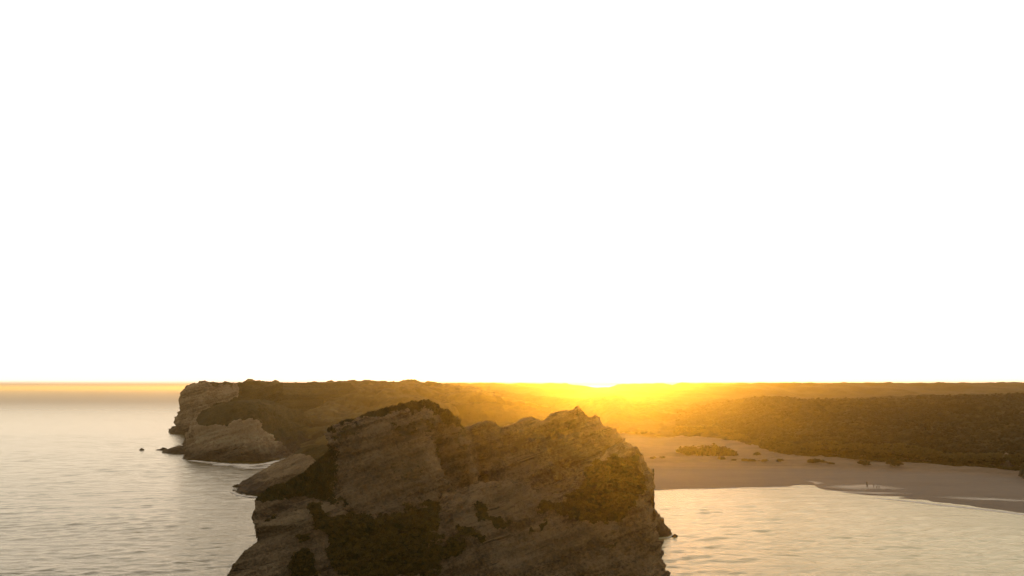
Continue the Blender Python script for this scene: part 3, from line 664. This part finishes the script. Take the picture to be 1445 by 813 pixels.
for px, row, w, lab in [(500, 726, 24, 'widest dark round shrub on the ledge above the scrub slope'), (527, 730, 13, 'small dark shrub wedged on the ledge between two bigger ones'), (514, 731, 18, 'low dark shrub beside the widest one on the ledge')]:
    shrub('shrub', px, row, 216, w, lab, 'shrub', 'shrubs on the island ledge', M_scrub, z=None)
for px, row, w, lab in [
    (973, 641, 34, 'left end of the big dune thicket, rounded shrub'), (998, 642, 44, 'tallest shrub in the middle of the big dune thicket'), (1020, 643, 36, 'right end of the big dune thicket, low shrub'),
    (972, 642.5, 8, 'tiny shrub tucked below the big dune thicket'), (1018, 648, 13, 'low shrub alone just in front of the big dune thicket'), (1037, 643, 10, 'small shrub right at the thicket, towards the forest'),
    (1036, 650, 9, 'leftmost small shrub of the row in mid dune'), (1050, 650, 12, 'second shrub from the left in the mid dune row'), (1059, 651, 14, 'darkest shrub in the mid dune row'), (1069, 651, 11, 'second shrub from the right in the mid dune row'), (1079, 651, 11, 'right end shrub of the mid dune row'),
    (1068, 641.5, 13, 'shrub on the dune slope nearest the forest edge'), (1101, 650.5, 11, 'lone small shrub between the two shrub rows'), (1151, 652.5, 20, 'long low shrub on the sand near the forest belt'), (1162, 652.5, 14, 'shrub joined to the right of the long low one'), (1173, 654.5, 11, 'small shrub just right of the long low pair'),
    (1220, 655.5, 22, 'dark flat shrub alone above the smooth sand'), (1261, 656, 24, 'flat shrub farthest right on the dune sand'), (934, 646, 9, 'tiny dark shrub by itself near the island'), (922, 647, 10, 'tiny low shrub closest to the island edge')]:
    y = G(row, 3.5); q = W(px, row, y)
    for _ in range(6):
        z = ground_z(q[0], q[1]); y = G(row, z); q = W(px, row, y)
    shrub('dune_shrub', px, row, y, w * 1.1, lab, 'shrub', 'shrubs scattered over the dunes', M_dune, per=130, z=z - .2, hgt=.85 if w > 30 else .75, lobes=16 if w > 30 else 7)

# foredune scrub belt: bushes along the forest's foot
n = 620; p = rng.uniform(990, 1500, n); k = rng.uniform(-1.2, 1.0, n)
rowb = np.array([vrow(x) for x in p]) - 2.5 - k
yb = G(rowb, zv(p))
cb = W(p, rowb, yb); rb = rng.uniform(1.0, 2.6, n)
V, Fc, tn = bush_cloud(cb, rb, 70, .55, .7)
tag(mesh_obj('scrub', V, Fc, M_belt, attrs={'tone': tn}, smooth=False), 'belt of olive scrub between the dunes and the forest', kind='stuff')

# crowns over the near face of the wooded hill
def canopy(hill_label, count, rad, per, leaf, mat, label, lo=.02, hi=1.0):
    P, nv = HP[hill_label]; Q = P[1:-1, int(nv * lo):int(nv * hi)]
    wx, _ = to_px(Q); ok = (wx > 880) & (wx < 1560)
    ar = np.linalg.norm(np.cross(np.gradient(Q, axis=0), np.gradient(Q, axis=1)), axis=-1) * ok / Q[..., 1] ** 1.4
    i = rng.choice(ar.size, count, p=(ar / ar.sum()).ravel()); c = Q.reshape(-1, 3)[i] + rng.normal(0, .4, (count, 3))
    r = rng.uniform(*rad, count) * (c[:, 1] / 600) ** .5
    V, Fc, tn = bush_cloud(c, r, per, leaf, .8)
    big = np.repeat(np.clip(.5 + .55 * fbm(c / np.array((70, 90, 60)), 3), 0, 1), per * 4); tn = .35 * tn + .65 * big
    tag(mesh_obj('forest_canopy', V, Fc, mat, attrs={'tone': tn}, smooth=False), label, kind='stuff')
canopy('long dark bush covered hill behind the dunes', 2600, (1.2, 2.8), 40, .6, M_belt, 'pale olive scrub along the foot of the wooded hill', lo=0, hi=.10)
canopy('long dark bush covered hill behind the dunes', 12000, (.6, 1.6), 26, .5, M_wood, 'low wind shorn bush covering the hill behind the dunes')

# right-hand outcrops behind the beach
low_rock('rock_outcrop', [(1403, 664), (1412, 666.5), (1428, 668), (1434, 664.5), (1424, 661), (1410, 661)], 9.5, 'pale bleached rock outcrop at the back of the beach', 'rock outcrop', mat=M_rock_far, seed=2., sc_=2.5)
low_rock('rock_outcrop', [(1438, 674), (1446, 678), (1470, 684), (1490, 676), (1470, 668), (1446, 669)], 8, 'dark rock bluff cut off by the right picture edge', 'rock outcrop', mat=M_rock, seed=7., sc_=2.5, veg=.75)

# ------------------------------------------------------------------ shallow water and foam
def sheet(name, poly, z, mat, label, n=40, feather=True, kind='structure'):
    q = W([p for p, r in poly], [r for p, r in poly], G([r for p, r in poly], z))[:, :2]
    c = q.mean(0); qq = np.vstack((q, q[:1])); ring = pchip(np.arange(len(qq)), qq, np.linspace(0, len(q), 6 * n))
    t = np.linspace(0, 1, 12)[:, None, None]
    P = np.concatenate((c + (ring - c)[None] * (1 - t * .98), np.full((12, 6 * n, 1), z)), -1)
    dens = np.clip(np.linspace(0, 2.2, 12), 0, 1)[:, None] + 0 * P[..., 0]
    return tag(mesh_obj(name, P, grid_faces(12, 6 * n), mat, attrs={'dens': dens}), label, kind=kind)
def strip(name, line, w, z, mat, label, kind='stuff', n=200):
    """Thin sheet along a line; w metres wide, denser in the middle."""
    a = np.array(line, float); q = W(a[:, 0], a[:, 1], G(a[:, 1], z))
    s = np.concatenate(((0,), np.cumsum(np.linalg.norm(np.diff(q, axis=0), axis=1)))); cl = pchip(s, q, np.linspace(0, s[-1], n))
    tg = np.gradient(cl, axis=0); nm = np.stack((-tg[:, 1], tg[:, 0], 0 * tg[:, 0]), -1); nm /= np.linalg.norm(nm, axis=1)[:, None]
    ww = w * np.sin(np.linspace(.05, math.pi - .05, n)) ** .5 * (1 + .35 * perlin(np.stack((np.linspace(0, 14, n), 0 * s[0] + np.zeros(n), np.zeros(n)), -1)))
    o = np.linspace(-.5, .5, 9)
    P = cl[:, None] + nm[:, None] * (ww[:, None] * o[None])[..., None]
    dens = (1 - (2 * o) ** 2)[None] + 0 * P[..., 0]
    return tag(mesh_obj(name, P, grid_faces(n, 9), mat, attrs={'dens': dens}), label, kind=kind)
# pool on the flat sand round the figures, and the stream running into the bay
POOL = [(1150, 686), (1170, 684.6), (1200, 684.2), (1222, 683.6), (1245, 684.4), (1265, 687.6), (1292, 691.4), (1262, 691.4), (1240, 691.6), (1215, 692), (1190, 691), (1168, 689)]
def drape(poly, dz, mat, name, label):
    z = 0.6
    for _ in range(3):
        q = W([p for p, r in poly], [r for p, r in poly], G([r for p, r in poly], z)); z = np.mean([ground_z(a[0], a[1]) for a in q])
    q = q[:, :2]; c = q.mean(0); qq = np.vstack((q, q[:1])); ring = pchip(np.arange(len(qq)), qq, np.linspace(0, len(q), 160))
    t = np.linspace(0, 1, 14)[:, None, None]; xy = c + (ring - c)[None] * (1 - t * .98)
    P = np.concatenate((xy, np.zeros(xy.shape[:2] + (1,))), -1)
    sub = Pb[::2].reshape(-1, 3); sel = (np.abs(sub[:, 0] - c[0]) < 90) & (np.abs(sub[:, 1] - c[1]) < 60); sub = sub[sel]
    for i in range(P.shape[0]):
        d = ((P[i, :, None, :2] - sub[None, :, :2]) ** 2).sum(-1); k = d.argsort(1)[:, :4]
        P[i, :, 2] = np.take_along_axis(np.broadcast_to(sub[:, 2], d.shape), k, 1).max(1) + dz
    dens = np.clip(np.linspace(0, 1.9, 14), 0, 1)[:, None] + 0 * P[..., 0]
    return tag(mesh_obj(name, P, grid_faces(14, 160), mat, attrs={'dens': dens}), label, kind='structure')
drape(POOL, .05, M_pool, 'tidal_pool', 'shallow tidal pool shining on the flat sand')
drape([(1128, 677.6), (1138, 677.9), (1150, 679.6), (1166, 682.8), (1158, 684.6), (1150, 684.6), (1152, 682.4), (1143, 679.6)], .06, M_pool, 'stream', 'narrow stream curling across the sand into the bay')
strip('foam', [(1235, 703), (1280, 707), (1330, 713), (1380, 718), (1445, 726), (1500, 734)], 8, .04, M_foam, 'line of surf along the right shore')
strip('foam', [(925, 692.6), (970, 691), (1030, 689), (1080, 688), (1125, 687), (1150, 688)], 3.0, .04, M_foam, 'thin surf line along the near beach edge')
strip('foam', [(262, 649), (290, 652), (320, 655), (350, 656), (378, 654), (392, 650)], 14, .10, M_foam, 'foam washing round the foot of the nearer headland')
strip('foam', [(300, 656), (335, 656), (360, 660), (384, 656)], 26, .14, M_foam, 'patch of foam in the cove behind the slab')
strip('foam', [(326, 694), (342, 699.5), (362, 702), (380, 704)], 4, .10, M_foam, 'foam at the foot of the sloping slab')
strip('foam', [(927, 760), (934, 759.5), (944, 758), (950, 754)], 1.2, .10, M_foam, 'foam at the right foot of the island')

drape([(1300, 699.6), (1318, 700.2), (1350, 701), (1400, 702.6), (1445, 705.6), (1500, 710), (1450, 709), (1395, 706.4), (1345, 704)], .05, M_pool, 'tidal_pool', 'film of water left on the flat sand along the right shore')
drape([(1150, 690), (1190, 692.6), (1235, 695), (1300, 697.5), (1260, 699), (1215, 697.5), (1175, 694.5)], .05, M_pool, 'tidal_pool', 'wash of water between the pool and the bay')

# ------------------------------------------------------------------ tiny figures by the pool
M_cloth, _t, _b = new_mat('dark_clothing'); _b.inputs['Base Color'].default_value = (.03, .028, .03, 1); _b.inputs['Roughness'].default_value = .9
M_skin, _t, _b = new_mat('skin'); _b.inputs['Base Color'].default_value = (.30, .18, .12, 1)
M_hair, _t, _b = new_mat('hair'); _b.inputs['Base Color'].default_value = (.03, .02, .015, 1)
def person(px, row, hgt, label, stance, turn):
    q = W(px, row, G(row, .5))
    for _ in range(4): z = ground_z(q[0], q[1]); q = W(px, row, G(row, z))
    t = thing('person', (q[0], q[1], z), label, 'person', 'people at the tidal pool')
    s = hgt / 1.75; sp = stance
    J = {'pelvis': (0, 0, .95), 'waist': (0, 0, 1.10), 'chest': (0, .01, 1.32), 'neck': (0, 0, 1.48), 'head': (0, -.02, 1.62), 'crown': (0, -.01, 1.70)}
    rad = {'pelvis': .15, 'waist': .125, 'chest': .16, 'neck': .06, 'head': .10, 'crown': .07}
    E = [('pelvis', 'waist'), ('waist', 'chest'), ('chest', 'neck'), ('neck', 'head'), ('head', 'crown')]
    for sx, nm in ((-1, 'a'), (1, 'b')):
        f = .10 * sp * sx
        for k, pos, r in (('hip', (.10 * sx, 0, .90), .10), ('knee', (.12 * sx, -f * .6, .50), .065), ('ankle', (.12 * sx, f, .09), .045), ('toe', (.13 * sx, f - .16, .04), .035),
                          ('shoulder', (.19 * sx, 0, 1.41), .065), ('elbow', (.27 * sx, .03 + f * .5, 1.13), .045), ('wrist', (.27 * sx, -.06 - f, .88), .03), ('hand', (.26 * sx, -.08 - f, .79), .035)):
            J[k + nm] = pos; rad[k + nm] = r
        E += [('pelvis', 'hip' + nm), ('hip' + nm, 'knee' + nm), ('knee' + nm, 'ankle' + nm), ('ankle' + nm, 'toe' + nm), ('chest', 'shoulder' + nm), ('shoulder' + nm, 'elbow' + nm), ('elbow' + nm, 'wrist' + nm), ('wrist' + nm, 'hand' + nm)]
    ks = list(J); me = bpy.data.meshes.new('body')
    me.from_pydata([tuple(s * c for c in J[k]) for k in ks], [(ks.index(a), ks.index(b)) for a, b in E], [])
    o = bpy.data.objects.new('body', me); C.objects.link(o); o.parent = t; o.rotation_euler.z = turn
    o.modifiers.new('skin', 'SKIN'); o.modifiers.new('sub', 'SUBSURF').levels = 1
    for i, k in enumerate(ks):
        d = me.skin_vertices[0].data[i]; d.radius = (rad[k] * s * 1.22,) * 2; d.use_root = (k == 'pelvis')
    o.modifiers['sub'].render_levels = 1
    me.materials.append(M_cloth)
    u, v = np.meshgrid(np.linspace(0, 2 * math.pi, 15), np.linspace(0, math.pi * .55, 7), indexing='ij')   # hair cap
    hp = np.stack((np.cos(u) * np.sin(v) * .115, np.sin(u) * np.sin(v) * .125 + .01, np.cos(v) * .12 + 1.66), -1) * s
    mesh_obj('hair', hp + np.array(t.location), grid_faces(15, 7), M_hair, parent=t)
    return t
person(1223.3, 684.6, 1.85, 'tallest dark figure standing at the far edge of the tidal pool', .3, .4)
person(1223.8, 688.2, 1.6, 'dark figure at the pool directly below the tallest one in the picture', .8, -.5)
person(1232.9, 688.6, 1.75, 'dark figure alone at the middle of the tidal pool', .5, 1.2)
person(1237.3, 689.8, 1.4, 'small dark figure, the left one of the close pair in the pool', 1.0, .2)
person(1240.4, 689.8, 1.3, 'smallest dark figure, the right one of the close pair in the pool', .2, -.9)
low_rock('pool_rock', [(1206, 686.6), (1216, 687.3), (1221, 686.8), (1216, 686.0)], .25, 'low dark strip of rock lying left of the figures', 'pool rock', 'low rocks in the pool', seed=4., n=14)
low_rock('pool_rock', [(1226, 686.8), (1230, 687.3), (1232, 686.7), (1229, 686.2)], .25, 'short dark rock lying between two figures', 'pool rock', 'low rocks in the pool', seed=6., n=14)

# ------------------------------------------------------------------ evening haze
me = bpy.data.meshes.new('haze'); x0, x1, y0, y1, z0, z1 = -30500, 30500, -3500, 30500, -6, 82
vs = [(x, y, z) for x in (x0, x1) for y in (y0, y1) for z in (z0, z1)]
me.from_pydata(vs, [], [(0, 1, 3, 2), (4, 6, 7, 5), (0, 4, 5, 1), (2, 3, 7, 6), (0, 2, 6, 4), (1, 5, 7, 3)])
hz = bpy.data.objects.new('haze', me); C.objects.link(hz); hz['kind'] = 'stuff'
hm = bpy.data.materials.new('haze_air'); hm.use_nodes = True; ht = hm.node_tree; ht.nodes.clear()
ho = ht.nodes.new('ShaderNodeOutputMaterial'); pv = ht.nodes.new('ShaderNodeVolumePrincipled')
pv.inputs['Color'].default_value = (.92, .74, .40, 1); pv.inputs['Density'].default_value = .62e-4; pv.inputs['Anisotropy'].default_value = .885
ht.links.new(pv.outputs[0], ho.inputs['Volume']); me.materials.append(hm)
